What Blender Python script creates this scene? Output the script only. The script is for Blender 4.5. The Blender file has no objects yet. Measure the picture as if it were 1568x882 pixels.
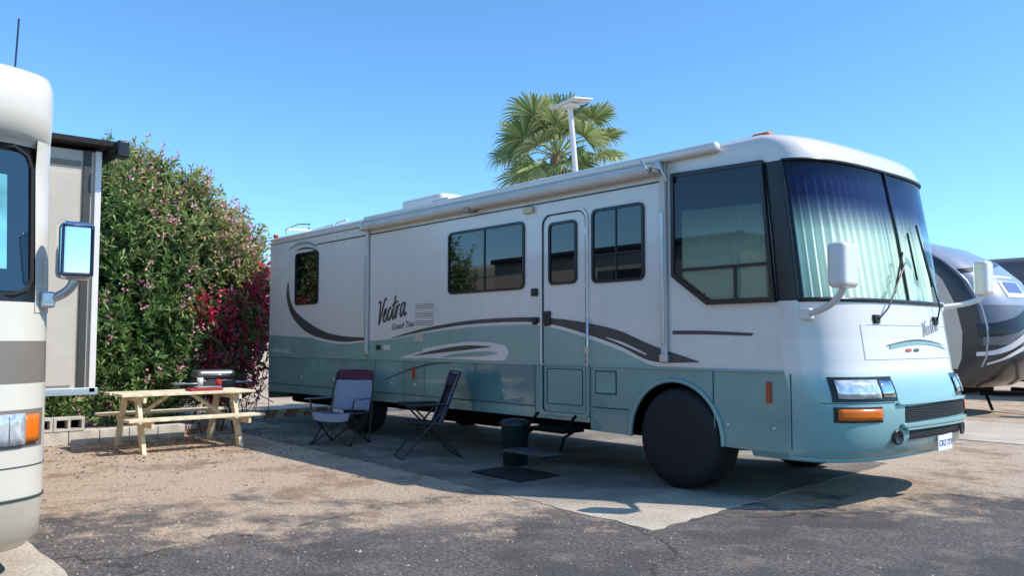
import bpy, math, random
import numpy as np
from mathutils import Vector, Matrix
random.seed(7); rng=np.random.default_rng(11)
C=bpy.context; D=bpy.data
sc_=C.scene
# ------------------------------------------------------------------ helpers
def link(o,parent=None):
    C.collection.objects.link(o)
    if parent: o.parent=parent
    return o
def empty(name,loc=(0,0,0),rot=0):
    o=D.objects.new(name,None); o.location=loc; o.rotation_euler=(0,0,rot); o.empty_display_size=.3
    return link(o)
def pmat(name,col,rough=.5,metal=0,var=.06,scale=4,bump=0,bscale=None,coat=0,spec=.5):
    m=D.materials.new(name); m.use_nodes=True; nt=m.node_tree; b=nt.nodes['Principled BSDF']
    b.inputs['Roughness'].default_value=rough; b.inputs['Metallic'].default_value=metal
    b.inputs['Specular IOR Level'].default_value=spec; b.inputs['Coat Weight'].default_value=coat
    b.inputs['Coat Roughness'].default_value=.06
    tc=nt.nodes.new('ShaderNodeTexCoord')
    n=nt.nodes.new('ShaderNodeTexNoise'); n.inputs['Scale'].default_value=scale; n.inputs['Detail'].default_value=3
    nt.links.new(tc.outputs['Object'],n.inputs['Vector'])
    r=nt.nodes.new('ShaderNodeValToRGB')
    r.color_ramp.elements[0].position=.3; r.color_ramp.elements[1].position=.7
    r.color_ramp.elements[0].color=(*[c*(1-var) for c in col],1); r.color_ramp.elements[1].color=(*[min(1,c*(1+var)) for c in col],1)
    nt.links.new(n.outputs['Fac'],r.inputs['Fac']); nt.links.new(r.outputs['Color'],b.inputs['Base Color'])
    if bump:
        n2=nt.nodes.new('ShaderNodeTexNoise'); n2.inputs['Scale'].default_value=bscale or scale*5; n2.inputs['Detail'].default_value=3
        nt.links.new(tc.outputs['Object'],n2.inputs['Vector'])
        bp=nt.nodes.new('ShaderNodeBump'); bp.inputs['Strength'].default_value=bump; bp.inputs['Distance'].default_value=.02
        nt.links.new(n2.outputs['Fac'],bp.inputs['Height']); nt.links.new(bp.outputs['Normal'],b.inputs['Normal'])
    return m
def mesh(name,vs,fs,mats,parent=None,fm=None,smooth=None):
    me=D.meshes.new(name); me.from_pydata([tuple(v) for v in vs],[],[tuple(f) for f in fs])
    if not isinstance(mats,(list,tuple)): mats=[mats]
    for m in mats: me.materials.append(m)
    if fm is not None: me.polygons.foreach_set('material_index',list(fm))
    if smooth is True: me.polygons.foreach_set('use_smooth',[True]*len(me.polygons))
    elif smooth is not None: me.polygons.foreach_set('use_smooth',list(smooth))
    me.update(); return link(D.objects.new(name,me),parent)
def box(name,x,y,z,mat,parent=None,bev=0,seg=2,rot=None):
    cx,cy,cz=(x[0]+x[1])/2,(y[0]+y[1])/2,(z[0]+z[1])/2
    hx,hy,hz=abs(x[1]-x[0])/2,abs(y[1]-y[0])/2,abs(z[1]-z[0])/2
    vs=[(a*hx,b*hy,c*hz) for a in(-1,1) for b in(-1,1) for c in(-1,1)]
    fs=[(0,1,3,2),(4,6,7,5),(0,4,5,1),(2,3,7,6),(0,2,6,4),(1,5,7,3)]
    o=mesh(name,vs,fs,mat,parent); o.location=(cx,cy,cz)
    if rot: o.rotation_euler=rot
    if bev:
        m=o.modifiers.new('b','BEVEL'); m.width=bev; m.segments=seg; m.limit_method='NONE'
        o.data.polygons.foreach_set('use_smooth',[True]*6)
        w=o.modifiers.new('w','WEIGHTED_NORMAL')
    return o
def tube(name,paths,r,mat,parent=None,smooth=False):
    cu=D.curves.new(name,'CURVE'); cu.dimensions='3D'; cu.bevel_depth=r; cu.bevel_resolution=3; cu.use_fill_caps=True
    if not isinstance(paths[0][0],(tuple,list,Vector)): paths=[paths]
    for p in paths:
        if smooth:
            s=cu.splines.new('NURBS'); s.points.add(len(p)-1); s.order_u=3; s.use_endpoint_u=True
        else:
            s=cu.splines.new('POLY'); s.points.add(len(p)-1)
        for i,q in enumerate(p): s.points[i].co=(q[0],q[1],q[2],1)
    cu.materials.append(mat); return link(D.objects.new(name,cu),parent)
def prism(name,pts,y0,y1,mat,parent=None):
    n=len(pts); vs=[(p[0],y0,p[1]) for p in pts]+[(p[0],y1,p[1]) for p in pts]
    fs=[tuple(range(n)),tuple(range(2*n-1,n-1,-1))]+[(i,i+n,(i+1)%n+n,(i+1)%n) for i in range(n)]
    return mesh(name,vs,fs,mat,parent)
def rr(x0,x1,z0,z1,r,seg=6,top=None):
    out=[]
    rt=top if top is not None else r
    for cx,cz,a0,q in((x1-r,z0+r,-90,r),(x1-rt,z1-rt,0,rt),(x0+rt,z1-rt,90,rt),(x0+r,z0+r,180,r)):
        for i in range(seg+1):
            a=math.radians(a0+90*i/seg); out.append((cx+q*math.cos(a),cz+q*math.sin(a)))
    return out
def ring(name,po,pi,y0,y1,mat,parent=None):
    n=len(po); vs=[(p[0],y0,p[1]) for p in po]+[(p[0],y0,p[1]) for p in pi]+[(p[0],y1,p[1]) for p in po]+[(p[0],y1,p[1]) for p in pi]
    fs=[]
    for i in range(n):
        j=(i+1)%n
        fs+=[(i,i+n,j+n,j),(i,j,j+2*n,i+2*n),(i+n,i+3*n,j+3*n,j+n)]
    return mesh(name,vs,fs,mat,parent)
def cat(pts,k=8):
    P=[np.array(p,float) for p in pts]; P=[2*P[0]-P[1]]+P+[2*P[-1]-P[-2]]; o=[]
    for i in range(1,len(P)-2):
        for j in range(k):
            t=j/k; a,b,c,d=P[i-1:i+3]
            o.append(.5*((2*b)+(c-a)*t+(2*a-5*b+4*c-d)*t*t+(3*b-a-3*c+d)*t**3))
    o.append(P[-2]); return [tuple(x) for x in o]
def ribbon(name,top,bot,y,mat,parent):
    a=cat(top); b=cat(bot); n=len(a)
    if len(a)!=len(b): raise Exception('ribbon '+name)
    vs=[(p[0],y,p[1]) for p in a]+[(p[0],y,p[1]) for p in b]
    return mesh(name,vs,[(i,i+n,i+n+1,i+1) for i in range(n-1)],mat,parent)
def lathe(name,prof,c,axis,mat,parent=None,seg=40):
    vs=[];fs=[]
    for r,h in prof:
        for i in range(seg):
            a=2*math.pi*i/seg
            if axis=='y': vs.append((c[0]+r*math.cos(a),c[1]+h,c[2]+r*math.sin(a)))
            elif axis=='x': vs.append((c[0]+h,c[1]+r*math.cos(a),c[2]+r*math.sin(a)))
            else: vs.append((c[0]+r*math.cos(a),c[1]+r*math.sin(a),c[2]+h))
    for k in range(len(prof)-1):
        for i in range(seg):
            j=(i+1)%seg; fs.append((k*seg+i,k*seg+j,(k+1)*seg+j,(k+1)*seg+i))
    return mesh(name,vs,fs,mat,parent,smooth=True)

class Nose:
    def __init__(s,y0,W,n,tab): s.y0,s.W,s.n,s.tab=y0,W,n,tab
    def row(s,z):
        t=s.tab
        if z<=t[0][0]: return t[0][1:]
        for a,b in zip(t,t[1:]):
            if z<=b[0]:
                u=(z-a[0])/(b[0]-a[0]); return tuple(a[i]+(b[i]-a[i])*u for i in(1,2,3))
        return t[-1][1:]
    def base(s,th,z):
        sc,B,ins=s.row(z); c,si=math.cos(th),abs(math.sin(th)); hw=s.W/2-ins
        return sc+B*si**(2/s.n), s.y0+s.W/2-hw*math.copysign(abs(c)**(2/s.n),c)
    def P(s,th,z,off=0):
        x,y=s.base(th,z)
        if off:
            a=s.base(max(0,th-.01),z); b=s.base(min(math.pi,th+.01),z); dx,dy=b[0]-a[0],b[1]-a[1]; l=math.hypot(dx,dy) or 1
            x+=off*dy/l; y-=off*dx/l
        return (x,y,z)
    def th(s,y,z=1.):
        hw=s.W/2-s.row(z)[2]; v=(s.W/2-(y-s.y0))/hw; v=max(-1,min(1,v))
        return math.acos(math.copysign(abs(v)**(s.n/2),v))
def loft(name,N,zs,xr,xm,NT,fmat,mats,parent,rear_r=.1):
    vs=[];fs=[];fm=[];sm=[]
    for z in zs:
        sc,B,ins=N.row(z); ya=N.y0+ins; yb=N.y0+N.W-ins; r=rear_r; x0=xr+ins*.7
        ringp=[(x0,ya+r),(x0+r*.3,ya+r*.3),(x0+r,ya),(xm,ya)]
        ringp+=[N.base(math.pi*i/NT,z) for i in range(NT+1)]
        ringp+=[(xm,yb),(x0+r,yb),(x0+r*.3,yb-r*.3),(x0,yb-r)]
        vs+=[(p[0],p[1],z) for p in ringp]
    n=len(ringp)
    for k in range(len(zs)-1):
        zm=(zs[k]+zs[k+1])/2
        for i in range(n):
            m=fmat(i,zm,NT)
            if m is None: continue
            j=(i+1)%n; fs.append((k*n+i,k*n+j,(k+1)*n+j,(k+1)*n+i)); fm.append(m); sm.append(4<=i<4+NT or zm>3.2)
    fs.append(tuple(range((len(zs)-1)*n,len(zs)*n))); fm.append(0); sm.append(False)
    return mesh(name,vs,fs,mats,parent,fm,sm)
def npatch(name,N,ya,yb,zb,zt,off,mat,parent,nx=14,nz=3,thick=0):
    fb=zb if callable(zb) else (lambda u:zb); ft=zt if callable(zt) else (lambda u:zt)
    vs=[]
    for k in range(nz+1):
        for i in range(nx+1):
            u=i/nx; zz=fb(u)+(ft(u)-fb(u))*k/nz; y=ya+(yb-ya)*u
            vs.append(N.P(N.th(y,zz),zz,off))
    w=nx+1
    fs=[(k*w+i,k*w+i+1,(k+1)*w+i+1,(k+1)*w+i) for k in range(nz) for i in range(nx)]
    o=mesh(name,vs,fs,mat,parent,smooth=True)
    if thick:
        m=o.modifiers.new('s','SOLIDIFY'); m.thickness=thick; m.offset=0
    return o
# ------------------------------------------------------------------ camera / light / sky
cam=D.cameras.new('camera'); co=link(D.objects.new('camera',cam)); sc_.camera=co
cam.sensor_width=36; cam.lens=36*1290/1568; cam.clip_end=2000; cam.clip_start=.05
co.location=(5.144,-6.579,1.43); co.rotation_euler=(math.radians(90+3.6),0,math.radians(49.46))
EL=math.radians(47.); sx,sy=.80,.60
sd=Vector((sx*math.cos(EL),sy*math.cos(EL),math.sin(EL)))
sun=D.lights.new('sun','SUN'); sun.energy=5.0; sun.angle=math.radians(.5); sun.color=(1,.95,.87)
so=link(D.objects.new('sun',sun)); so.rotation_euler=sd.to_track_quat('Z','Y').to_euler()
w=D.worlds.new('World'); sc_.world=w; w.use_nodes=True; nt=w.node_tree
sky=nt.nodes.new('ShaderNodeTexSky'); sky.sky_type='NISHITA'; sky.sun_disc=False; sky.sun_elevation=EL; sky.sun_rotation=math.atan2(sx,sy)
sky.air_density=1.0; sky.dust_density=.3; sky.ozone_density=2.2; sky.altitude=300
bg=nt.nodes['Background']; bg.inputs['Strength'].default_value=.15
mu=nt.nodes.new('ShaderNodeMix'); mu.data_type='RGBA'; mu.blend_type='MULTIPLY'; mu.clamp_result=False; mu.inputs[0].default_value=1; mu.inputs[7].default_value=(.84,1.32,1.62,1)
nt.links.new(sky.outputs['Color'],mu.inputs[6]); nt.links.new(mu.outputs[2],bg.inputs['Color'])
sc_.view_settings.view_transform='Standard'; sc_.view_settings.look='None'; sc_.view_settings.exposure=0
# ------------------------------------------------------------------ materials
def dusty_white():
    m=pmat('white_gelcoat',(.74,.685,.64),.28,coat=.6,var=.02,scale=1.0); nt=m.node_tree; b=nt.nodes['Principled BSDF']; L=nt.links
    old=b.inputs['Base Color'].links[0].from_socket
    g=nt.nodes.new('ShaderNodeNewGeometry'); mp=nt.nodes.new('ShaderNodeMapping'); mp.inputs['Scale'].default_value=(7,7,.6); L.new(g.outputs['Position'],mp.inputs[0])
    n=nt.nodes.new('ShaderNodeTexNoise'); n.inputs['Scale'].default_value=1.3; n.inputs['Detail'].default_value=4; L.new(mp.outputs[0],n.inputs['Vector'])
    r=nt.nodes.new('ShaderNodeValToRGB'); r.color_ramp.elements[0].position=.25; r.color_ramp.elements[0].color=(.955,.95,.94,1); r.color_ramp.elements[1].position=.5; r.color_ramp.elements[1].color=(1,1,1,1); L.new(n.outputs[0],r.inputs[0])
    mx=nt.nodes.new('ShaderNodeMix'); mx.data_type='RGBA'; mx.blend_type='MULTIPLY'; mx.inputs[0].default_value=1; L.new(old,mx.inputs[6]); L.new(r.outputs[0],mx.inputs[7]); L.new(mx.outputs[2],b.inputs['Base Color']); return m
white=dusty_white()
offwhite=pmat('offwhite_plastic',(.58,.55,.51),.45)
teal=pmat('teal_paint',(.195,.335,.315),.25,coat=.6,var=.2,scale=1.0)  # noise blotches imitate dim reflections in the glossy teal
tealup=pmat('teal_paint_upper',(.25,.38,.345),.3,coat=.5,var=.1,scale=1.2)
greyst=pmat('charcoal_stripe',(.065,.058,.062),.35)
seamm=pmat('seam_dark',(.03,.05,.055),.8)
blackp=pmat('black_trim',(.010,.010,.011),.3)
rubber=pmat('rubber',(.012,.012,.012),.85)
cover=pmat('tyre_cover_vinyl',(.008,.008,.009),.7,bump=1,bscale=4)
glassd=pmat('dark_window_glass',(.006,.007,.008),.02,spec=1.0)
curt=pmat('curtain_fabric',(.86,.93,.80),.9,var=.03,scale=6)
chrome=pmat('chrome',(.75,.75,.76),.08,metal=1)
alu=pmat('aluminium',(.6,.6,.6),.35,metal=.8)
orange=pmat('amber_lens',(.75,.16,.01),.2)
redl=pmat('red_lens',(.5,.03,.01),.25)
lampg=pmat('headlamp_glass',(.75,.77,.8),.08,metal=.55,var=.3,scale=25)
undm=pmat('underbody_black',(.006,.006,.006),.9,spec=.1)
def paint_fade(name):
    m=pmat(name,(.5,.5,.5),.28,coat=.5); nt=m.node_tree; b=nt.nodes['Principled BSDF']
    g=nt.nodes.new('ShaderNodeNewGeometry'); s=nt.nodes.new('ShaderNodeSeparateXYZ'); nt.links.new(g.outputs['Position'],s.inputs[0])
    mr=nt.nodes.new('ShaderNodeMapRange'); mr.inputs[1].default_value=.4; mr.inputs[2].default_value=1.4
    nt.links.new(s.outputs['Z'],mr.inputs[0]); r=nt.nodes.new('ShaderNodeValToRGB'); e=r.color_ramp.elements
    e[0].position=0; e[0].color=(.21,.385,.375,1); e[1].position=.42; e[1].color=(.22,.395,.395,1)
    for p,c in((.62,(.27,.46,.455,1)),(.70,(.38,.56,.545,1)),(.78,(.78,.735,.69,1))):
        x=e.new(p); x.color=c
    nt.links.new(mr.outputs[0],r.inputs[0]); nt.links.new(r.outputs[0],b.inputs['Base Color']); return m
fade=paint_fade('white_to_teal_fade_paint')
def ws_glass(name,zlo,zhi,low,high,base=.04):
    m=D.materials.new(name); m.use_nodes=True; nt=m.node_tree; nt.nodes.clear(); L=nt.links
    out=nt.nodes.new('ShaderNodeOutputMaterial'); mix=nt.nodes.new('ShaderNodeMixShader'); tr=nt.nodes.new('ShaderNodeBsdfTransparent'); gl=nt.nodes.new('ShaderNodeBsdfGlossy')
    gl.inputs['Roughness'].default_value=.03; gl.inputs['Color'].default_value=(.9,.93,1,1)
    lw=nt.nodes.new('ShaderNodeLayerWeight'); lw.inputs[0].default_value=.5
    p=nt.nodes.new('ShaderNodeMath'); p.operation='POWER'; p.inputs[1].default_value=5; L.new(lw.outputs['Facing'],p.inputs[0])
    q=nt.nodes.new('ShaderNodeMath'); q.operation='MULTIPLY_ADD'; q.inputs[1].default_value=.8; q.inputs[2].default_value=base; L.new(p.outputs[0],q.inputs[0])
    g=nt.nodes.new('ShaderNodeNewGeometry'); s=nt.nodes.new('ShaderNodeSeparateXYZ'); L.new(g.outputs['Position'],s.inputs[0])
    mr=nt.nodes.new('ShaderNodeMapRange'); mr.inputs[1].default_value=zlo; mr.inputs[2].default_value=zhi
    r=nt.nodes.new('ShaderNodeValToRGB'); e=r.color_ramp.elements; e[0].color=(*low,1); e[1].color=(*high,1); e[0].position=.05; e[1].position=.95
    L.new(s.outputs['Z'],mr.inputs[0]); L.new(mr.outputs[0],r.inputs[0]); L.new(r.outputs[0],tr.inputs[0])
    L.new(q.outputs[0],mix.inputs[0]); L.new(tr.outputs[0],mix.inputs[1]); L.new(gl.outputs[0],mix.inputs[2]); L.new(mix.outputs[0],out.inputs[0])
    return m
wsg=ws_glass('shade_band_windshield',2.38,2.74,(.93,1,.93),(.12,.135,.30),.025)
sideg=ws_glass('tinted_side_glass',2.3,2.9,(.48,.54,.50),(.15,.16,.16),.05)
# ------------------------------------------------------------------ ground
def ground_mat():
    m=D.materials.new('gravel_asphalt'); m.use_nodes=True; nt=m.node_tree; N=nt.nodes; L=nt.links; b=N['Principled BSDF']; b.inputs['Roughness'].default_value=.95; b.inputs['Specular IOR Level'].default_value=.2
    g=N.new('ShaderNodeNewGeometry')
    def noise(s,d=4,r=.6):
        n=N.new('ShaderNodeTexNoise'); n.inputs['Scale'].default_value=s; n.inputs['Detail'].default_value=d; n.inputs['Roughness'].default_value=r; L.new(g.outputs['Position'],n.inputs['Vector']); return n.outputs['Fac']
    def math_(op,a,b_=None):
        n=N.new('ShaderNodeMath'); n.operation=op
        for i,v in enumerate((a,b_)):
            if v is None: continue
            if isinstance(v,(int,float)): n.inputs[i].default_value=v
            else: L.new(v,n.inputs[i])
        return n.outputs[0]
    def mr(v,a,b_,c=0,d=1):
        n=N.new('ShaderNodeMapRange'); n.interpolation_type='SMOOTHSTEP'; L.new(v,n.inputs[0])
        for i,x in zip((1,2,3,4),(a,b_,c,d)): n.inputs[i].default_value=x
        return n.outputs[0]
    def mix(f,a,b_):
        n=N.new('ShaderNodeMix'); n.data_type='RGBA'
        if isinstance(f,(int,float)): n.inputs[0].default_value=f
        else: L.new(f,n.inputs[0])
        for i,v in ((6,a),(7,b_)):
            if isinstance(v,tuple): n.inputs[i].default_value=(*v,1)
            else: L.new(v,n.inputs[i])
        return n.outputs[2]
    s=N.new('ShaderNodeSeparateXYZ'); L.new(g.outputs['Position'],s.inputs[0]); X,Y=s.outputs[0],s.outputs[1]
    big=noise(.5,5,.65); med=noise(2.0,5,.75); fine=noise(34,4,.8); fine2=noise(110,2,.8); stn=noise(1.1,4,.75); stn2=noise(.9,3,.65)
    v=math_('ADD',X,math_('MULTIPLY',math_('SUBTRACT',big,.5),7.0)); v=math_('ADD',v,math_('MULTIPLY',math_('SUBTRACT',med,.5),5.0))
    v=math_('ADD',v,math_('MULTIPLY',math_('ADD',Y,3.3),-.70))
    lane=mr(v,-2.3,-.5)
    tan=mix(mr(fine,.33,.67),(.35,.24,.165),(.80,.63,.47)); tan=mix(mr(med,.42,.62,0,.6),tan,(.64,.50,.37))
    tan=mix(mr(stn,.48,.64,0,.7),tan,(.29,.185,.115))
    asp=mix(mr(fine,.36,.70),(.085,.075,.072),(.28,.245,.225)); asp=mix(mr(med,.50,.70,0,.6),asp,(.35,.275,.215)); asp=mix(mr(stn2,.48,.62,0,.6),asp,(.085,.078,.077))
    col=mix(lane,tan,asp)
    cr=N.new('ShaderNodeTexVoronoi'); cr.feature='DISTANCE_TO_EDGE'; cr.inputs['Scale'].default_value=.3
    wv=N.new('ShaderNodeVectorMath'); wv.operation='ADD'; nn=N.new('ShaderNodeTexNoise'); nn.inputs['Scale'].default_value=1.6; nn.inputs['Detail'].default_value=4; L.new(g.outputs['Position'],nn.inputs['Vector'])
    L.new(g.outputs['Position'],wv.inputs[0]); L.new(nn.outputs['Color'],wv.inputs[1]); L.new(wv.outputs[0],cr.inputs['Vector'])
    ck=math_('MULTIPLY',math_('MULTIPLY',mr(cr.outputs['Distance'],.002,.012,.7,0),lane),mr(med,.38,.55))
    col=mix(ck,col,(.04,.036,.035))
    L.new(col,b.inputs['Base Color'])
    bp=N.new('ShaderNodeBump'); bp.inputs['Strength'].default_value=1.0; bp.inputs['Distance'].default_value=.02
    L.new(math_('ADD',fine,math_('MULTIPLY',fine2,.6)),bp.inputs['Height']); L.new(bp.outputs[0],b.inputs['Normal'])
    return m
gm=ground_mat()
mesh('ground',[(-600,-600,0),(600,-600,0),(600,600,0),(-600,600,0)],[(0,1,2,3)],gm)
def concrete_mat(name,painted_shade):
    m=pmat(name,(.60,.50,.39),.9,var=.18,scale=1.3,bump=.3,bscale=70); nt=m.node_tree; b=nt.nodes['Principled BSDF']; L=nt.links
    old=b.inputs['Base Color'].links[0].from_socket
    n=nt.nodes.new('ShaderNodeTexNoise'); n.inputs['Scale'].default_value=55; n.inputs['Detail'].default_value=3
    g=nt.nodes.new('ShaderNodeNewGeometry'); L.new(g.outputs['Position'],n.inputs['Vector'])
    r=nt.nodes.new('ShaderNodeValToRGB'); r.color_ramp.elements[0].position=.35; r.color_ramp.elements[0].color=(.66,.66,.66,1); r.color_ramp.elements[1].position=.6; L.new(n.outputs[0],r.inputs[0])
    mx=nt.nodes.new('ShaderNodeMix'); mx.data_type='RGBA'; mx.blend_type='MULTIPLY'; mx.inputs[0].default_value=1
    L.new(old,mx.inputs[6]); L.new(r.outputs[0],mx.inputs[7]); last=mx.outputs[2]
    if painted_shade:   # blotchy darkening paints the coach's shade into the concrete colour
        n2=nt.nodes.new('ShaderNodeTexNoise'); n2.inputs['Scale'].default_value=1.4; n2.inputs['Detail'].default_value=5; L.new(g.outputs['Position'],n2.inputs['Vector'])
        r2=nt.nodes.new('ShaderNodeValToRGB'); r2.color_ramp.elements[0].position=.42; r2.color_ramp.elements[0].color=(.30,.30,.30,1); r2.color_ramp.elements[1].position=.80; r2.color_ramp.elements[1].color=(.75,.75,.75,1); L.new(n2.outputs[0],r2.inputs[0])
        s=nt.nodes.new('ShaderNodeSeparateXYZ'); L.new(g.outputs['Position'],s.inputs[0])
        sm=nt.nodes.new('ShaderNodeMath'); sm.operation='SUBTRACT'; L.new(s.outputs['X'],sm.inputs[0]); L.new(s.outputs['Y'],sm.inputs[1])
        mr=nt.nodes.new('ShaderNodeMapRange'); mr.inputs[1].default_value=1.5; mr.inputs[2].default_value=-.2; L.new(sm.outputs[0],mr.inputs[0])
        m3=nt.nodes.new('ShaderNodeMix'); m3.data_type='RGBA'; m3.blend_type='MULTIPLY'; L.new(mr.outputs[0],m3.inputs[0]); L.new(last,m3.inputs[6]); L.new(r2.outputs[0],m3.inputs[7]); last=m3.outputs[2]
    L.new(last,b.inputs['Base Color']); return m
conc=concrete_mat('concrete',False); concs=concrete_mat('concrete_painted_shade',True)
def slab(name,pts,z,mat):
    n=len(pts); vs=[(p[0],p[1],z) for p in pts]+[(p[0],p[1],-.02) for p in pts]
    return mesh(name,vs,[tuple(range(n))]+[(i,i+n,(i+1)%n+n,(i+1)%n) for i in range(n)],mat)
def wob(a,b,n,s):
    return [(a[0]+(b[0]-a[0])*i/n+random.uniform(-s,s),a[1]+(b[1]-a[1])*i/n+random.uniform(-s,s)) for i in range(n)]
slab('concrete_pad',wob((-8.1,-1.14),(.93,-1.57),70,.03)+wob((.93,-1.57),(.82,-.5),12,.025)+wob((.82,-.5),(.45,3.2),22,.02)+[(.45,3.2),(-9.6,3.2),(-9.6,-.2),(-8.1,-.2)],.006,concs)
slab('concrete_pad',wob((-12,-5.25),(-.1,-5.25),40,.025)+[(-.1,-5.25),(-.1,-8.6),(-12,-8.6)],.012,conc)
slab('concrete_pad',wob((-14,6.3),(4,6.3),40,.03)+[(4,6.3),(4,9.4),(-14,9.4)],.012,conc)
slab('concrete_pad',[(-20,17.6),(2,17.6),(2,19),(-20,19)],.012,conc)
def stones():
    vs=[];fs=[];fm=[]
    for _ in range(9000):
        x=random.uniform(-8,5.5); y=random.uniform(-6.2,-1.2)
        if x>-.5 and random.random()<.5: continue
        if y>-1.62 and x<.95:
            if random.random()<.93: continue
        if x<-.0 and y<-5.2: continue
        r=random.uniform(.003,.010)*(1.8 if random.random()<.04 else 1); k=len(vs); a0=random.random()*6
        for i in range(5):
            a=a0+i*1.2566; q=r*random.uniform(.7,1.2); vs.append((x+q*math.cos(a),y+q*math.sin(a),.0))
        vs.append((x+random.uniform(-.3,.3)*r,y+random.uniform(-.3,.3)*r,r*random.uniform(.6,1.1)))
        c=random.choice((0,1,1,2,2))
        for i in range(5): fs.append((k+i,k+(i+1)%5,k+5)); fm.append(c)
    mesh('gravel_stones',vs,fs,[pmat('stone_tan',(.50,.40,.31),.9,var=.3,scale=8),pmat('stone_grey',(.3,.26,.23),.9,var=.3,scale=8),pmat('stone_brown',(.2,.13,.09),.9)],None,fm)
    vs=[];fs=[];fm=[]
    for _ in range(2600):
        x=-7.6+rng.normal()*1.5; y=-2.6+rng.normal()*1.7
        if x<-9.8 or x>-2.5 or y>-.2: continue
        a=rng.random()*6.28; l=rng.uniform(.03,.07); k=len(vs); z=.012 if (y>-1.1 and x>-8.1) else .006
        dx,dy=math.cos(a)*l,math.sin(a)*l
        vs+=[(x,y,z),(x+dx*.5-dy*.15,y+dy*.5+dx*.15,z+rng.uniform(0,.015)),(x+dx,y+dy,z),(x+dx*.5+dy*.15,y+dy*.5-dx*.15,z)]
        fs.append((k,k+1,k+2,k+3)); fm.append(int(rng.integers(3)))
    mesh('fallen_leaves',vs,fs,[pmat('dry_leaf',(.22,.13,.06),.8),pmat('dry_leaf_pale',(.4,.3,.16),.8),pmat('dry_leaf_dark',(.09,.06,.035),.8)],None,fm)
stones()
# ------------------------------------------------------------------ MAIN MOTORHOME
mh=empty('motorhome')
tab=[(.40,1.07,.56,.03),(.46,1.12,.62,.0),(.60,1.14,.67,0),(.85,1.14,.67,0),(1.0,1.13,.65,0),(1.10,1.11,.63,0),(1.16,1.09,.62,0),(1.45,1.07,.60,0),(1.78,1.04,.58,0),(2.4,.99,.54,0),(3.03,.93,.49,0),(3.12,.92,.47,0),(3.2,.90,.44,.0),(3.26,.86,.39,.015),(3.30,.80,.33,.06),(3.335,.7,.28,.16),(3.36,.55,.22,.34),(3.375,.3,.16,.62),(3.385,0,.1,.95)]
M=Nose(0,2.50,3.0,tab)
zs=[.40,.46,.53,.60,.72,.85,.93,1.0,1.05,1.10,1.16,1.25,1.35,1.45,1.6,1.78,2.0,2.2,2.4,2.6,2.8,3.03,3.08,3.12,3.16,3.2,3.23,3.26,3.28,3.30,3.318,3.335,3.348,3.36,3.375,3.385]
NT=64
def fm_main(i,z,NT):
    k=i-4
    if 1.78<z<3.03 and 0<=k<NT:
        if 4<=k<NT-4: return None
        return 1
    if z<1.16:
        if i==2: return None
        if 0<=k<NT: return 2
        return 3
    if 1.1<z<1.5 and 0<=k<NT: return 2
    return 0
loft('body_shell',M,zs,-9.40,.75,NT,fm_main,[white,blackp,fade,teal],mh)
def arc(cx,cz,r,zb,n=20):
    a0=math.asin((zb-cz)/r) if abs((zb-cz)/r)<1 else 0
    return [(cx+r*math.cos(math.pi-a0-(math.pi-2*a0)*i/n),cz+r*math.sin(math.pi-a0-(math.pi-2*a0)*i/n)) for i in range(n+1)]
sk=[(-9.30,.53)]+arc(-6.35,.5,.48,.55)+[(-1.25,.55),(-1.22,.47)]+arc(-.11,.48,.555,.46,28)+[(.75,.45),(.75,1.16),(-9.30,1.16)]
prism('skirt_panels',sk,0.0,.02,teal,mh)
mesh('rear_skirt_corner',[(-9.4,.1,.53),(-9.4,.1,1.16),(-9.3,0,1.16),(-9.3,0,.53)],[(0,1,2,3)],teal,mh)
aa=arc(-.11,.48,.565,.46,28); tube('arch_lip',[(p[0],-.010,p[1]) for p in aa],.022,tealup,mh)
ts=[(-9.31,1.54),(-8.2,1.50),(-7.2,1.46),(-5.93,1.43),(-5.2,1.46),(-4.54,1.52),(-3.37,1.60),(-2.36,1.62),(-1.80,1.60),(-1.28,1.51),(-.81,1.39),(-.37,1.22),(-.2,1.165)]
ribbon('upper_teal',ts,[(p[0],1.163) for p in ts],-.004,tealup,mh)
ribbon('rear_crescent_white',[(-8.57,2.45),(-8.40,2.15),(-8.10,1.88),(-7.38,1.62),(-6.73,1.52),(-5.84,1.485)],[(-8.62,2.45),(-8.63,2.14),(-8.40,1.79),(-7.75,1.50),(-6.73,1.385),(-5.84,1.42)],-.006,white,mh)
ribbon('rear_crescent',[(-8.55,2.45),(-8.46,2.15),(-8.18,1.90),(-7.40,1.625),(-6.73,1.515),(-5.84,1.475)],[(-8.58,2.45),(-8.60,2.17),(-8.35,1.83),(-7.72,1.545),(-6.73,1.42),(-5.84,1.445)],-.009,greyst,mh)
ribbon('front_swoosh_white',[(-5.2,1.49),(-4.39,1.615),(-3.37,1.705),(-2.36,1.725),(-1.80,1.70),(-1.28,1.64),(-.81,1.55),(-.37,1.40),(.22,1.235)],[(-5.2,1.45),(-4.39,1.535),(-3.37,1.61),(-2.36,1.63),(-1.80,1.575),(-1.28,1.46),(-.81,1.33),(-.37,1.185),(.0,1.185)],-.006,white,mh)
ribbon('front_swoosh',[(-5.2,1.475),(-4.39,1.60),(-3.37,1.69),(-2.36,1.71),(-1.80,1.685),(-1.28,1.625),(-.81,1.535),(-.37,1.385),(.19,1.235)],[(-5.2,1.465),(-4.39,1.56),(-3.37,1.64),(-2.36,1.655),(-1.80,1.61),(-1.28,1.50),(-.81,1.375),(-.37,1.225),(.19,1.225)],-.009,greyst,mh)
ribbon('front_swoosh_gleam',[(-1.0,1.47),(-.75,1.41),(-.45,1.30)],[(-1.0,1.462),(-.75,1.385),(-.45,1.285)],-.012,white,mh)
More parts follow.
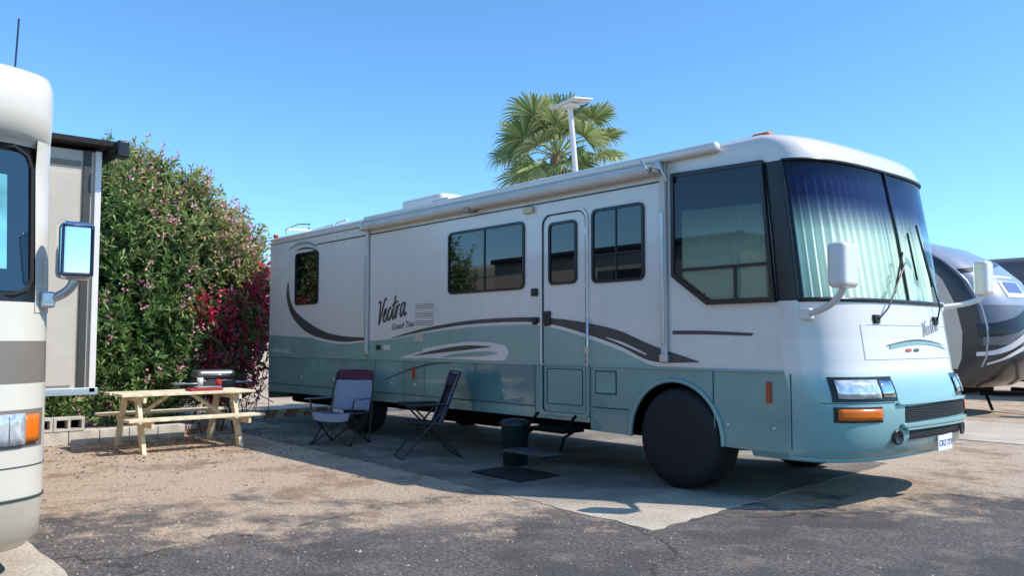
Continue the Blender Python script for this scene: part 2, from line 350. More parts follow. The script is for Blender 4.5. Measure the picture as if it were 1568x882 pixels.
ribbon('white_swoosh',[(-4.95,1.20),(-4.6,1.27),(-4.24,1.345),(-3.37,1.42),(-2.73,1.385),(-2.60,1.30)],[(-4.95,1.185),(-4.6,1.19),(-4.24,1.20),(-3.37,1.19),(-2.73,1.19),(-2.62,1.25)],-.007,white,mh)
ribbon('white_swoosh_inner',[(-4.6,1.235),(-4.1,1.31),(-3.5,1.37),(-2.95,1.365)],[(-4.6,1.225),(-4.1,1.265),(-3.5,1.31),(-2.95,1.355)],-.010,greyst,mh)
ribbon('white_swoosh_teal',[(-4.0,1.21),(-3.6,1.27),(-3.1,1.30),(-2.8,1.29)],[(-4.0,1.205),(-3.6,1.225),(-3.1,1.24),(-2.8,1.28)],-.010,tealup,mh)
ribbon('dark_lower_sweep',[(-5.45,.86),(-5.1,.95),(-4.7,1.05),(-4.2,1.13),(-3.6,1.158)],[(-5.45,.855),(-5.1,.935),(-4.7,1.03),(-4.2,1.11),(-3.6,1.15)],-.006,greyst,mh)
ribbon('front_pinstripe',[(-.12,1.53),(.3,1.525),(.80,1.50)],[(-.12,1.495),(.3,1.49),(.77,1.475)],-.006,greyst,mh)
ribbon('rear_leaf',[(-8.55,3.03),(-8.2,3.12),(-7.8,3.10),(-7.5,3.02)],[(-8.55,3.02),(-8.2,3.07),(-7.8,3.05),(-7.55,2.98)],-.006,tealup,mh)
ribbon('rear_leaf_dark',[(-8.3,2.99),(-8.0,3.02),(-7.7,2.99),(-7.5,2.93)],[(-8.3,2.985),(-8.0,2.99),(-7.7,2.965),(-7.53,2.92)],-.006,greyst,mh)
for i,(x0,x1,z,t) in enumerate(((-7.5,-.26,3.03,.018),(-9.3,-5.9,3.17,.012))):
    box('pinstripe_%d'%i,(x0,x1),(-.006,.002),(z-t/2,z+t/2),greyst,mh)
box('belt_rail',(-9.3,1.09),(-.016,.0),(1.148,1.172),tealup,mh,.006)
S=[]
for x in (-8.6,-7.4,-5.64,-4.86,-4.38,-3.26,-2.13,-1.24,.35): S.append((x,.56 if x<-1.3 else .47,1.145))
for i,(x,a,b) in enumerate(S):
    box('seam_v%d'%i,(x-.007,x+.007),(-.004,.003),(a,b),seamm,mh)
    box('seam_lip_%d'%i,(x+.008,x+.016),(-.006,.001),(a,b),tealup,mh,.002)
for i,(x0,x1,z) in enumerate(((-9.3,-6.9,.68),(-5.7,-2.13,.68),(-1.24,-.7,.72))):
    box('seam_h%d'%i,(x0,x1),(-.004,.003),(z-.006,z+.006),seamm,mh); box('seam_h_lip_%d'%i,(x0,x1),(-.008,.0),(z-.016,z-.007),tealup,mh,.002)
box('seam_body',(1.15,1.158),(-.004,.003),(.5,1.145),seamm,mh)
tealb=pmat('teal_bay_reflection',(.125,.25,.27),.18,coat=1,var=.3,scale=.8)  # bluer tone paints a bluish reflection into the bay door colour
box('bay_door',(-3.235,-2.15),(-.006,-.001),(.695,1.14),tealb,mh,.002)
for i,x in enumerate((-8.0,-6.9,-5.2,-4.6,-3.8,-2.7,.5,.98)):
    lathe('bay_lock_%d'%i,[(0,-.014),(.018,-.014),(.022,0)],(x,0,.66 if x>0 else .82),'y',alu,mh,12)
def window(nm,x0,x1,z0,z1,r,mull=()):
    ring(nm+'_frame',rr(x0,x1,z0,z1,r),rr(x0+.03,x1-.03,z0+.03,z1-.03,r*.7),-.022,.0,blackp,mh)
    prism(nm+'_glass',rr(x0+.02,x1-.02,z0+.02,z1-.02,r*.7),-.008,.004,glassd,mh)
    for i,(a,b,c,d) in enumerate(mull): box(nm+'_mullion_%d'%i,(a,b),(-.016,-.008),(c,d),blackp,mh)
window('rear_window',-8.28,-7.45,2.04,2.93,.08)
window('dinette_window',-3.83,-2.31,2.04,2.855,.08,[(-3.08,-3.05,2.06,2.83),(-3.8,-2.34,2.22,2.235)])
window('entry_side_window',-1.205,-.465,2.05,2.855,.07,[(-.86,-.84,2.07,2.83),(-1.18,-.49,2.35,2.362)])
window('door_window',-1.89,-1.435,2.065,2.78,.07)
cw=[(-.10,3.08),(.93,3.05),(1.04,1.77),(.31,1.77),(-.02,2.0),(-.10,2.06)]
cwi=[(-.06,3.04),(.90,3.01),(1.0,1.81),(.33,1.81),(.0,2.04),(-.06,2.09)]
ring('cockpit_window_frame',cw,cwi,-.045,0,blackp,mh)
prism('cockpit_window_back',[(-.07,3.05),(.93,3.02),(1.02,1.80),(.33,1.80),(.0,2.03),(-.07,2.08)],-.003,.004,blackp,mh)
mesh('cockpit_window_glass',[(x,-.034,z) for x,z in [(-.07,3.05),(.93,3.02),(1.02,1.80),(.33,1.80),(.0,2.03),(-.07,2.08)]],[tuple(range(6))],sideg,mh)
vs=[];fs=[];n_=160
for i in range(n_+1):
    u=i/n_; x=.02+.93*u; y=-.016+.009*math.sin(i*.75+.7*math.sin(i*.2)); zl=1.82 if x>.35 else 1.82+(.35-x)*.7
    vs+=[(x,y,zl),(x,y,2.70-.04*u)]
fs=[(2*i,2*i+2,2*i+3,2*i+1) for i in range(n_)]
mesh('cockpit_curtain',vs,fs,curt,mh,smooth=True)
box('cockpit_slider_rail',(-.05,1.0),(-.043,-.036),(2.10,2.13),blackp,mh)
box('cockpit_slider_post',(.62,.65),(-.043,-.036),(1.81,2.11),blackp,mh)
od=rr(-2.0,-1.29,.62,2.88,.05,8,.13); idr=rr(-1.985,-1.305,.635,2.865,.045,8,.12)
ring('door_gap',od,idr,-.012,0,seamm,mh)
ring('door_trim',rr(-2.03,-1.26,1.165,2.91,.02,8,.15),rr(-2.0,-1.29,1.165,2.88,.02,8,.13),-.018,0,white,mh)
ring('door_trim_lower',rr(-2.03,-1.26,.60,1.16,.05,8,.01),rr(-2.0,-1.29,.63,1.16,.05,8,.01),-.018,0,tealup,mh)
ring('door_panel_line',rr(-1.93,-1.36,.72,1.12,.03,6),rr(-1.922,-1.368,.728,1.112,.026,6),-.006,0,seamm,mh)
box('door_latch',(-1.96,-1.86),(-.03,0),(1.60,1.77),blackp,mh,.01)
box('door_handle',(-2.15,-2.08),(-.04,0),(1.62,1.70),blackp,mh,.01)
box('door_handle_upper',(-2.17,-2.08),(-.04,0),(1.95,2.04),blackp,mh,.01)
tube('door_grab_bar',[(-1.24,-.0,1.15),(-1.24,-.05,1.2),(-1.24,-.05,1.62),(-1.24,0,1.67)],.009,chrome,mh)
for i,z in enumerate((1.3,2.0,2.6)): box('door_hinge_%d'%i,(-1.31,-1.27),(-.02,0),(z,z+.07),alu,mh)
box('porch_lamp',(-2.30,-2.14),(-.05,0),(2.93,3.01),pmat('yellowed_lens',(.6,.52,.36),.4),mh,.015)
for k in range(3):
    z=1.63+k*.115
    box('vent_%d'%k,(-4.63,-4.13),(-.012,0),(z,z+.095),white,mh,.006)
    for j in range(3): box('vent_slot_%d_%d'%(k,j),(-4.60,-4.16),(-.0135,-.010),(z+.018+j*.025,z+.026+j*.025),greyst,mh)
box('city_water_hatch',(-4.62,-4.4),(-.018,0),(1.42,1.54),pmat('hatch_tan',(.5,.46,.36),.5),mh,.006)
box('socket_box',(-5.62,-5.50),(-.012,0),(1.30,1.37),blackp,mh,.006); box('outlet_cover',(-5.42,-5.25),(-.012,0),(1.30,1.37),white,mh,.006)
box('service_hatch',(-4.85,-4.42),(-.012,0),(1.28,1.40),tealup,mh,.004)
box('small_access_door',(-1.16,-.88),(-.01,0),(.88,1.10),teal,mh,.005)
ring('small_access_gap',rr(-1.175,-.865,.865,1.115,.01),rr(-1.163,-.877,.877,1.103,.01),-.004,0,seamm,mh)
box('side_marker_red',(-4.66,-4.61),(-.02,0),(.91,1.07),redl,mh,.006); box('side_marker_amber',(.92,.965),(-.022,0),(.88,1.07),pmat('dull_red_marker',(.45,.06,.02),.3),mh,.006)
def text(nm,s,size,loc,rot,mat,shear=0,ext=.001,parent=mh):
    cu=D.curves.new(nm,'FONT'); cu.body=s; cu.size=size; cu.shear=shear; cu.extrude=ext; cu.materials.append(mat)
    o=link(D.objects.new(nm,cu),parent); o.location=loc; o.rotation_euler=rot; return o
R=(math.radians(90),0,0)
def script(nm,x0,z0,sx_,sz,r,mat,plane,par):
    st=[[(0,1.25),(.22,1.32),(.34,1.2),(.36,.3),(.40,0),(.62,.45),(.95,1.25),(1.15,1.38),(1.25,1.28)],
        [(1.0,.35),(1.3,.45),(1.42,.65),(1.3,.78),(1.1,.6),(1.05,.25),(1.25,.05),(1.55,.2),(1.75,.45)],
        [(2.15,.68),(2.0,.78),(1.82,.6),(1.78,.25),(1.95,.05),(2.2,.2),(2.45,.6)],
        [(2.75,1.35),(2.62,.8),(2.52,.3),(2.62,.05),(2.85,.2),(3.05,.55)],[(2.35,.85),(2.75,.9),(3.2,1.0)],
        [(3.05,.75),(3.1,.4),(3.1,.05),(3.2,.5),(3.4,.75),(3.6,.72)],
        [(4.3,.7),(4.05,.8),(3.8,.55),(3.78,.2),(3.95,.05),(4.2,.3),(4.4,.75),(4.36,.3),(4.5,.05),(4.75,.2)]]
    P=[]
    for s in st: P.append([plane(x0+sx_*(u+.28*v),z0+sz*v+sx_*u*.16) for u,v in cat(s,6)])
    tube(nm,P,r,mat,par)
script('lettering_large',-5.62,1.66,.165,.26,.013,greyst,lambda a,b:(a,-.004,b),mh)
text('lettering_small','Grand Tour',.125,(-5.22,-.006,1.585),(math.radians(90),math.radians(-5),0),greyst,.4)
text('lettering_rear','TURBO DIESEL',.11,(-9.15,-.006,1.22),R,white)
box('awning_rail',(-5.9,.48),(-.10,0),(3.205,3.30),white,mh,.035,3)
lathe('awning_roller',[(0,-2.83),(.055,-2.83),(.062,-2.80),(.062,2.80),(.055,2.83),(0,2.83)],(-3.03,-.10,3.145),'x',offwhite,mh,20)
for i,x in enumerate((-5.86,-.20)):
    box('awning_arm_%d'%i,(x-.035,x+.035),(-.05,-.012),(1.26,3.2),offwhite,mh,.01)
    box('awning_arm_inner_%d'%i,(x-.02,x+.02),(-.065,-.045),(1.4,2.7),alu,mh,.005)
    box('awning_foot_%d'%i,(x-.05,x+.05),(-.06,0),(1.22,1.30),alu,mh,.01)
    lathe('awning_end_cap_%d'%i,[(0,-.05),(.065,-.05),(.07,-.03),(.07,.03),(.0,.05)],(x,-.10,3.145),'x',alu,mh,16)
tube('awning_bracket',[[(-.28,-.16,3.10),(-.22,-.2,3.16),(-.12,-.16,3.12),(-.10,-.1,3.0)],[(-.36,-.13,3.2),(-.33,-.2,3.22),(-.26,-.2,3.12)]],.014,alu,mh)
box('awning_centre_clip',(-3.35,-3.2),(-.17,-.02),(3.06,3.12),pmat('tan_clip',(.35,.28,.2),.5),mh,.01)
box('gutter',(-9.3,-5.9),(-.03,0),(3.235,3.265),white,mh,.01)
box('air_conditioner',(-6.1,-5.0),(.7,1.4),(3.37,3.66),white,mh,.09,4)
box('air_conditioner_grille',(-6.105,-5.95),(.8,1.3),(3.45,3.6),greyst,mh)
box('roof_vent',(-4.75,-4.35),(.35,.75),(3.36,3.46),offwhite,mh,.03,3)
tube('roof_rails',[[(-9.1,.2,3.36),(-9.1,.2,3.46),(-8.6,.2,3.50),(-8.2,.2,3.46),(-8.2,.2,3.36)],[(-9.1,.7,3.36),(-9.1,.7,3.48),(-8.3,.7,3.5),(-8.3,.7,3.36)],[(-9.1,.2,3.46),(-9.1,.7,3.48)]],.014,chrome,mh,False)
tube('satellite_dish_arm',[[(-8.9,1.0,3.37),(-8.7,1.0,3.6),(-8.3,1.0,3.62)]],.02,white,mh)
box('rear_clearance_lamp',(-9.32,-9.24),(.05,.12),(3.30,3.37),redl,mh,.015)
for i,y in enumerate((.35,1.0,1.25,1.5,2.15)): box('clearance_lamp_%d'%i,(.60,.80),(y-.05,y+.05),(3.30,3.40),orange,mh,.03,3)
# windshield, curtain, cab
th0,th1=math.pi*4/NT,math.pi*(NT-4)/NT
zw=[1.78,2.0,2.2,2.4,2.6,2.8,3.03]; vs=[];fs=[]; n=NT-8+1
for z in zw:
    for i in range(n): vs.append(M.P(th0+(th1-th0)*i/(n-1),z,-.006))
for k in range(len(zw)-1):
    for i in range(n-1): fs.append((k*n+i,k*n+i+1,(k+1)*n+i+1,(k+1)*n+i))
mesh('windshield',vs,fs,wsg,mh,smooth=True)
for nm,zz,r in(('windshield_gasket_bottom',1.785,.020),('windshield_gasket_top',3.03,.014)):
    tube(nm,[M.P(th0+(th1-th0)*i/60,zz,.004) for i in range(61)],r,blackp,mh)
tube('windshield_divider',[M.P(math.pi/2,z,.0) for z in zw],.016,blackp,mh)
for nm,tt in(('windshield_gasket_near',th0),('windshield_gasket_far',th1)): tube(nm,[M.P(tt,z,.004) for z in zw],.014,blackp,mh)
vs=[];fs=[];NC=560; zc=[1.80,2.1,2.4,2.7,3.0]
ths=[th0+.04+(th1-th0-.08)*i/2000 for i in range(2001)]; acc=[0]
for a,b in zip(ths,ths[1:]):
    p,q=M.base(a,2.2),M.base(b,2.2); acc.append(acc[-1]+math.hypot(q[0]-p[0],q[1]-p[1]))
for k,z in enumerate(zc):
    for i in range(NC+1):
        l=acc[-1]*i/NC; th=float(np.interp(l,acc,ths)); o=-.080+(.015+.006*math.sin(l*7.3))*math.sin(l*2*math.pi/.10+2.6*math.sin(l*4.1)+1.4*math.sin(l*9+k*.25))
        vs.append(M.P(th,z,o))
for k in range(len(zc)-1):
    for i in range(NC): fs.append((k*(NC+1)+i,k*(NC+1)+i+1,(k+1)*(NC+1)+i+1,(k+1)*(NC+1)+i))
mesh('windshield_curtain',vs,fs,curt,mh,smooth=True)
box('dashboard',(.3,1.15),(.1,2.4),(.95,1.74),undm,mh)
# front end details
def outline(nm,pts,r,mat):
    tube(nm,[M.P(M.th(y,z),z,.003) for y,z in pts],r,mat,mh)
outline('hood_panel_gap',[(.40,1.27)]+[(.40,1.27+.30*i/6) for i in range(7)]+[(.40+1.7*i/16,1.57) for i in range(17)]+[(2.1,1.57-.30*i/6) for i in range(7)]+[(2.1-1.7*i/16,1.27) for i in range(17)],.0022,alu)
npatch('hood_swoosh',M,.75,1.98,lambda u:1.36+.05*math.sin(u*3.1)-.02*u,lambda u:1.37+.085*math.sin(u*2.7+.2)-.045*u*u,.007,tealup,mh)
npatch('hood_swoosh_dark',M,.70,1.85,lambda u:1.385+.045*math.sin(u*3.1),lambda u:1.392+.052*math.sin(u*3.1),.009,greyst,mh)
for k,(a,b) in enumerate(((1.02,1.12),(1.18,1.27))): npatch('hood_swoosh_bit_%d'%k,M,a,b,1.335,1.36,.010,greyst if k else redl,mh,4,1)
script('hood_lettering',1.40,1.465,.085,.10,.0040,pmat('silver_script',(.38,.38,.4),.4),lambda a,b:M.P(M.th(a,b),b,.006),mh)
for sgn in (0,1):
    f=(lambda y:2.50-y) if sgn else (lambda y:y)
    a,b=sorted((f(.07),f(.66)))
    npatch('headlamp_recess_%d'%sgn,M,a,b,.915,1.125,.003,blackp,mh)
    a,b=sorted((f(.10),f(.44))); npatch('headlamp_%d'%sgn,M,a,b,.945,1.10,.016,lampg,mh,12,3,.012)
    a,b=sorted((f(.47),f(.62))); npatch('headlamp_inner_%d'%sgn,M,a,b,.95,1.09,.010,chrome,mh,6,3,.01)
    a,b=sorted((f(.09),f(.42)))
    npatch('turn_signal_recess_%d'%sgn,M,a-.02,b+.02,.745,.875,.003,blackp,mh)
    npatch('turn_signal_%d'%sgn,M,a,b,.765,.86,.014,orange,mh,12,3,.01)
    y=f(.60); th=M.th(y,.61); p=M.P(th,.61,.01)
    q=M.P(th,.61,.02); nrm=Vector((q[0]-p[0],q[1]-p[1],0)).normalized()
    o=lathe('fog_lamp_%d'%sgn,[(0,.01),(.045,.01),(.05,.015),(.062,.018),(.066,0)],(0,0,0),'x',[blackp],mh,24); o.location=p; o.rotation_euler=(0,0,math.atan2(nrm.y,nrm.x))
def bar(nm,ya,yb,z0,z1,off,m): npatch(nm,M,ya,yb,z0,z1,off,m,mh,24,4,.02)
gr=pmat('black_mesh_grille',(.012,.012,.013),.7,bump=1,bscale=90)
npatch('upper_grille',M,.74,2.05,lambda u:.73+.01*u,lambda u:.865+.02*u,.006,gr,mh,24)
npatch('lower_grille',M,.80,1.85,.575,.655,.006,gr,mh,24)
for nm,ya,yb,z0,z1 in(('upper_grille_lip',.66,2.12,.685,.722),('lower_grille_lip',.72,1.92,.662,.68),('bumper_ridge',.62,2.14,.880,.905)):
    bar(nm,ya,yb,z0,z1,.018,fade)
for k in range(7):
    zz=.75+k*.018; tube('grille_slat_%d'%k,[M.P(M.th(y,zz),zz,.010) for y in np.linspace(.76,2.03,24)],.0025,seamm,mh)
tube('bumper_lower_lip',[M.P(th,.425,.0) for th in np.linspace(0.02,math.pi-.02,60)],.022,fade,mh)
outline('bumper_gap',[(y,.905) for y in np.linspace(.03,.60,14)],.003,seamm)
p=M.P(M.th(1.45,.5),.5,.03)
box('licence_plate',(p[0],p[0]+.012),(1.36,1.66),(.43,.58),pmat('plate_white',(.8,.8,.8),.4),mh,.004)
text('plate_text','CRZ 777',.075,(p[0]+.014,1.375,.475),(math.radians(90),0,math.radians(90)),pmat('plate_ink',(.05,.08,.3),.5))
def onw(y,z,o): return M.P(M.th(y,z),z,o)
tube('wiper_arms',[[onw(.62,1.62,.03),onw(.74,1.72,.06),onw(1.22,2.15,.05)],[onw(1.75,1.62,.03),onw(1.8,1.75,.06),onw(1.62,2.45,.05)]],.008,blackp,mh)
tube('wiper_blades',[[onw(.95,1.86,.03),onw(1.24,2.25,.03)],[onw(1.45,2.0,.03),onw(1.42,2.45,.03)],[onw(1.78,1.95,.03),onw(1.66,2.55,.03)]],.010,rubber,mh)
box('wiper_pivot',(1.58,1.64),(.57,.67),(1.58,1.66),blackp,mh,.015); box('wiper_pivot_far',(1.60,1.66),(1.70,1.80),(1.58,1.66),blackp,mh,.015)
def mirror(nm,c,base,m,par,w=.24,h=.36,d=.13,arm=white,rotz=0):
    box(nm+'_head',(c[0]-d/2,c[0]+d/2),(c[1]-w/2,c[1]+w/2),(c[2]-h/2,c[2]+h/2),m,par,.045,4,(0,0,rotz))
    box(nm+'_glass',(c[0]-d/2-.004,c[0]-d/2+.004),(c[1]-w/2+.03,c[1]+w/2-.03),(c[2]-h/2+.03,c[2]+h/2-.03),chrome,par,0,2,(0,0,rotz))
    e=(c[0],c[1],c[2]-h/2-.03)
    tube(nm+'_arm',[base,((base[0]+e[0])/2,(base[1]+e[1])/2,base[2]+.02),(e[0],e[1],e[2]),(c[0],c[1],c[2]-h/2+.02)],.028,arm,par,True)
    box(nm+'_mount',(base[0]-.05,base[0]+.05),(base[1]-.04,base[1]+.04),(base[2]-.05,base[2]+.05),arm,par,.015)
mirror('mirror_near',(1.74,-.16,2.04),(1.32,.0,1.66),white,mh,.25,.37,.16)
mirror('mirror_far',(1.66,2.92,2.09),(1.36,2.50,1.78),white,mh,.20,.36,.14)
def wheel(nm,x,y,cov=True,par=mh):
    if cov: lathe(nm+'_cover',[(0,-.055),(.25,-.065),(.38,-.06),(.45,-.04),(.485,.0),(.49,.12),(.485,.28),(.44,.3),(0,.3)],(x,y,.488),'y',cover,par,48)
    else:
        lathe(nm+'_tyre',[(.28,0),(.42,-.01),(.475,.02),(.49,.06),(.49,.22),(.47,.27),(.28,.28),(.28,0)],(x,y,.49),'y',rubber,par,40)
        lathe(nm+'_rim',[(0,.08),(.1,.08),(.12,.04),(.2,.05),(.28,.02)],(x,y,.49),'y',undm,par,30)
wheel('front_wheel',-.07,.03)
wheel('front_wheel_far',-.09,2.18); wheel('rear_wheel',-6.35,.10,False); wheel('rear_wheel_far',-6.35,2.1,False)
box('chassis',(-9.2,-.75),(.36,2.2),(.42,1.1),undm,mh); box('chassis_front',(.55,1.1),(.3,2.2),(.5,1.0),undm,mh); box('chassis_mid',(-.8,.6),(.45,2.0),(.45,1.2),undm,mh)
box('fuel_tank',(-4.5,-3.2),(.3,1.1),(.33,.6),undm,mh,.06); box('water_tank',(-8.8,-7.2),(.2,1.9),(.36,.6),undm,mh,.05)
tube('leaf_spring_and_axle',[[(-.09,.3,.45),(-.09,2.3,.45)],[(-.8,.6,.42),(-.1,.6,.36),(.7,.6,.42)],[(.7,.5,.40),(1.2,.5,.38),(1.25,1.6,.38)]],.035,undm,mh)
box('step_tread_upper',(-1.98,-1.36),(-.30,.02),(.44,.475),undm,mh,.008); box('step_tread_lower',(-2.0,-1.34),(-.62,-.32),(.22,.25),pmat('step_grey',(.06,.06,.065),.6),mh,.008)
tube('step_linkage',[[(-1.97,.0,.5),(-1.97,-.28,.40),(-1.97,-.35,.22),(-1.97,-.6,.22)],[(-1.37,.0,.5),(-1.37,-.28,.40),(-1.37,-.35,.22),(-1.37,-.6,.22)],[(-1.97,-.1,.62),(-1.97,-.3,.46)],[(-1.37,-.1,.62),(-1.37,-.3,.46)]],.016,undm,mh)
# ------------------------------------------------------------------ LEFT (cream) MOTORHOME
lm=empty('motorhome')
cream=pmat('cream_paint',(.66,.59,.49),.3,coat=.4,var=.03); taupe=pmat('taupe_stripe',(.2,.165,.13),.35); creamd=pmat('tan_paint',(.52,.45,.36),.35,coat=.3)
tl=[(.17,-.98,.36,.06),(.26,-.90,.46,.0),(.5,-.86,.52,0),(.9,-.86,.54,0),(1.2,-.87,.53,0),(1.69,-.89,.50,0),(2.62,-.97,.42,0),(2.68,-.93,.48,0),(2.8,-.90,.50,0),(3.0,-.91,.48,.0),(3.08,-.95,.44,.01),(3.13,-1.05,.38,.05),(3.17,-1.2,.3,.13),(3.2,-1.5,.2,.35),(3.22,-2.0,.1,.85)]
Lm=Nose(-7.86,2.5,3.2,tl)
zl=[.17,.2,.26,.38,.5,.52,.7,.9,1.05,1.18,1.43,1.55,1.66,1.9,2.15,2.4,2.62,2.65,2.68,2.74,2.8,2.9,3.0,3.05,3.08,3.105,3.13,3.15,3.17,3.185,3.2,3.22]
def fm_l(i,z,NT):
    k=i-4
    if 1.18<z<1.43: return 2
    if .5<z<.52: return 3
    if 1.66<z<2.62 and 0<=k<NT: return 1
    if z<.5: return 3
    return 0
loft('body_shell',Lm,zl,-11.4,-1.4,64,fm_l,[cream,blackp,taupe,creamd],lm)
bl=pmat('reflective_dark_glass',(.01,.03,.05),.03,spec=.9)
npatch('pillar_far',Lm,-5.475,-5.362,1.60,2.66,.006,cream,lm,10,6)
npatch('pillar_near',Lm,-7.858,-7.745,1.60,2.66,.006,cream,lm,10,6)
npatch('windshield_glass',Lm,-7.70,-5.52,1.72,2.57,.008,bl,lm,40,6)
npatch('windshield_reflection',Lm,-7.6,-5.64,1.85,2.42,.010,pmat('aqua_reflection',(.12,.36,.40),.12,coat=1,var=.5,scale=3),lm,30,4)  # aqua patch over the glass, a painted-on windshield reflection
tube('windshield_gasket',[Lm.P(Lm.th(y,z),z,.008) for y,z in [(-7.7,1.70),(-5.60,1.70),(-5.53,1.73),(-5.50,1.80),(-5.50,2.48),(-5.53,2.56),(-5.60,2.60),(-7.7,2.60),(-7.7,1.70)]],.014,rubber,lm)
npatch('headlamp_bezel',Lm,-5.86,-5.41,.81,1.03,.004,taupe,lm)
npatch('headlamp',Lm,-5.84,-5.53,.83,1.01,.018,lampg,lm,10,4,.015)
npatch('headlamp_turn_signal',Lm,-5.53,-5.45,.84,1.0,.016,orange,lm,8,4,.015)
for k in range(4): npatch('headlamp_rib_%d'%k,Lm,-5.80+.06*k,-5.795+.06*k,.84,1.0,.028,chrome,lm,2,4)
tube('bumper_groove',[Lm.P(th,.51,.003) for th in np.linspace(.2,math.pi-.05,60)],.007,seamm,lm)
tube('bumper_seam',[Lm.P(th,.70,.003) for th in np.linspace(.2,math.pi-.05,60)],.003,seamm,lm)
for i,(y,z) in enumerate(((-5.47,3.08),(-6.3,3.18),(-6.9,3.18))): box('clearance_lamp_%d'%i,(-1.06,-.98),(y-.03,y+.03),(z,z+.07),pmat('dull_amber',(.5,.15,.04),.3),lm,.02,3)
tube('antenna',[(-1.0,-5.55,3.1),(-1.0,-5.535,3.52)],.006,pmat('antenna_blue_black',(.02,.03,.08),.4),lm); lathe('antenna_base',[(.03,0),(.02,.04),(0,.05)],(-1.0,-5.55,3.12),'z',blackp,lm,12)
mirror('mirror',(-.50,-5.275,1.98),(-.60,-5.40,1.68),chrome,lm,.2,.36,.14,alu)
dk=pmat('mirror_dark_trim',(.01,.02,.06),.3)
ring_pts=[(-.43,-5.275+a,1.98+b) for a,b in ((-.085,-.15),(-.085,.15),(.085,.15),(.085,-.15),(-.085,-.15))]
tube('mirror_trim',ring_pts,.008,dk,lm)
box('slide_out',(-8.5,-2.55),(-5.36,-4.62),(1.0,3.04),creamd,lm,.01)
sf=pmat('slide_front_beige',(.50,.45,.38),.5)
box('slide_front_panel',(-2.55,-2.535),(-5.34,-4.80),(1.06,2.84),sf,lm,.004)
box('slide_front_trim',(-2.55,-2.53),(-4.76,-4.70),(1.0,3.04),pmat('slide_trim_dark',(.05,.045,.04),.5),lm,.004)
box('slide_front_edge',(-2.55,-2.52),(-4.67,-4.62),(1.0,3.04),white,lm,.004)
box('slide_front_header',(-2.55,-2.53),(-5.36,-4.78),(2.9,2.94),taupe,lm,.004); box('slide_front_sill',(-2.55,-2.52),(-5.36,-4.60),(.98,1.04),alu,lm,.004)
box('slide_topper_fabric',(-8.5,-2.4),(-5.36,-4.52),(3.075,3.12),rubber,lm)
lathe('slide_topper_roller',[(0,-3.05),(.05,-3.05),(.055,3.05),(0,3.1)],(-5.4,-4.52,3.06),'x',rubber,lm,18)
box('slide_topper_bracket',(-2.40,-2.30),(-4.56,-4.46),(2.97,3.12),blackp,lm,.02,3)
box('slide_window',(-5.5,-4.0),(-4.622,-4.60),(1.8,2.7),glassd,lm,.004)
box('driver_side_window',(-2.2,-1.6),(-5.36,-5.35),(1.7,2.6),glassd,lm)
for i,x in enumerate((-1.9,-8.4)):
    for j,y in enumerate((-7.8,-5.68)): lathe('wheel_%d_%d'%(i,j),[(0,.0),(.28,0),(.42,-.01),(.48,.04),(.48,.26),(.42,.28),(0,.28)],(x,y,.48),'y',rubber,lm,32)
box('chassis',(-11.2,-1.2),(-7.5,-5.7),(.3,1.0),undm,lm)
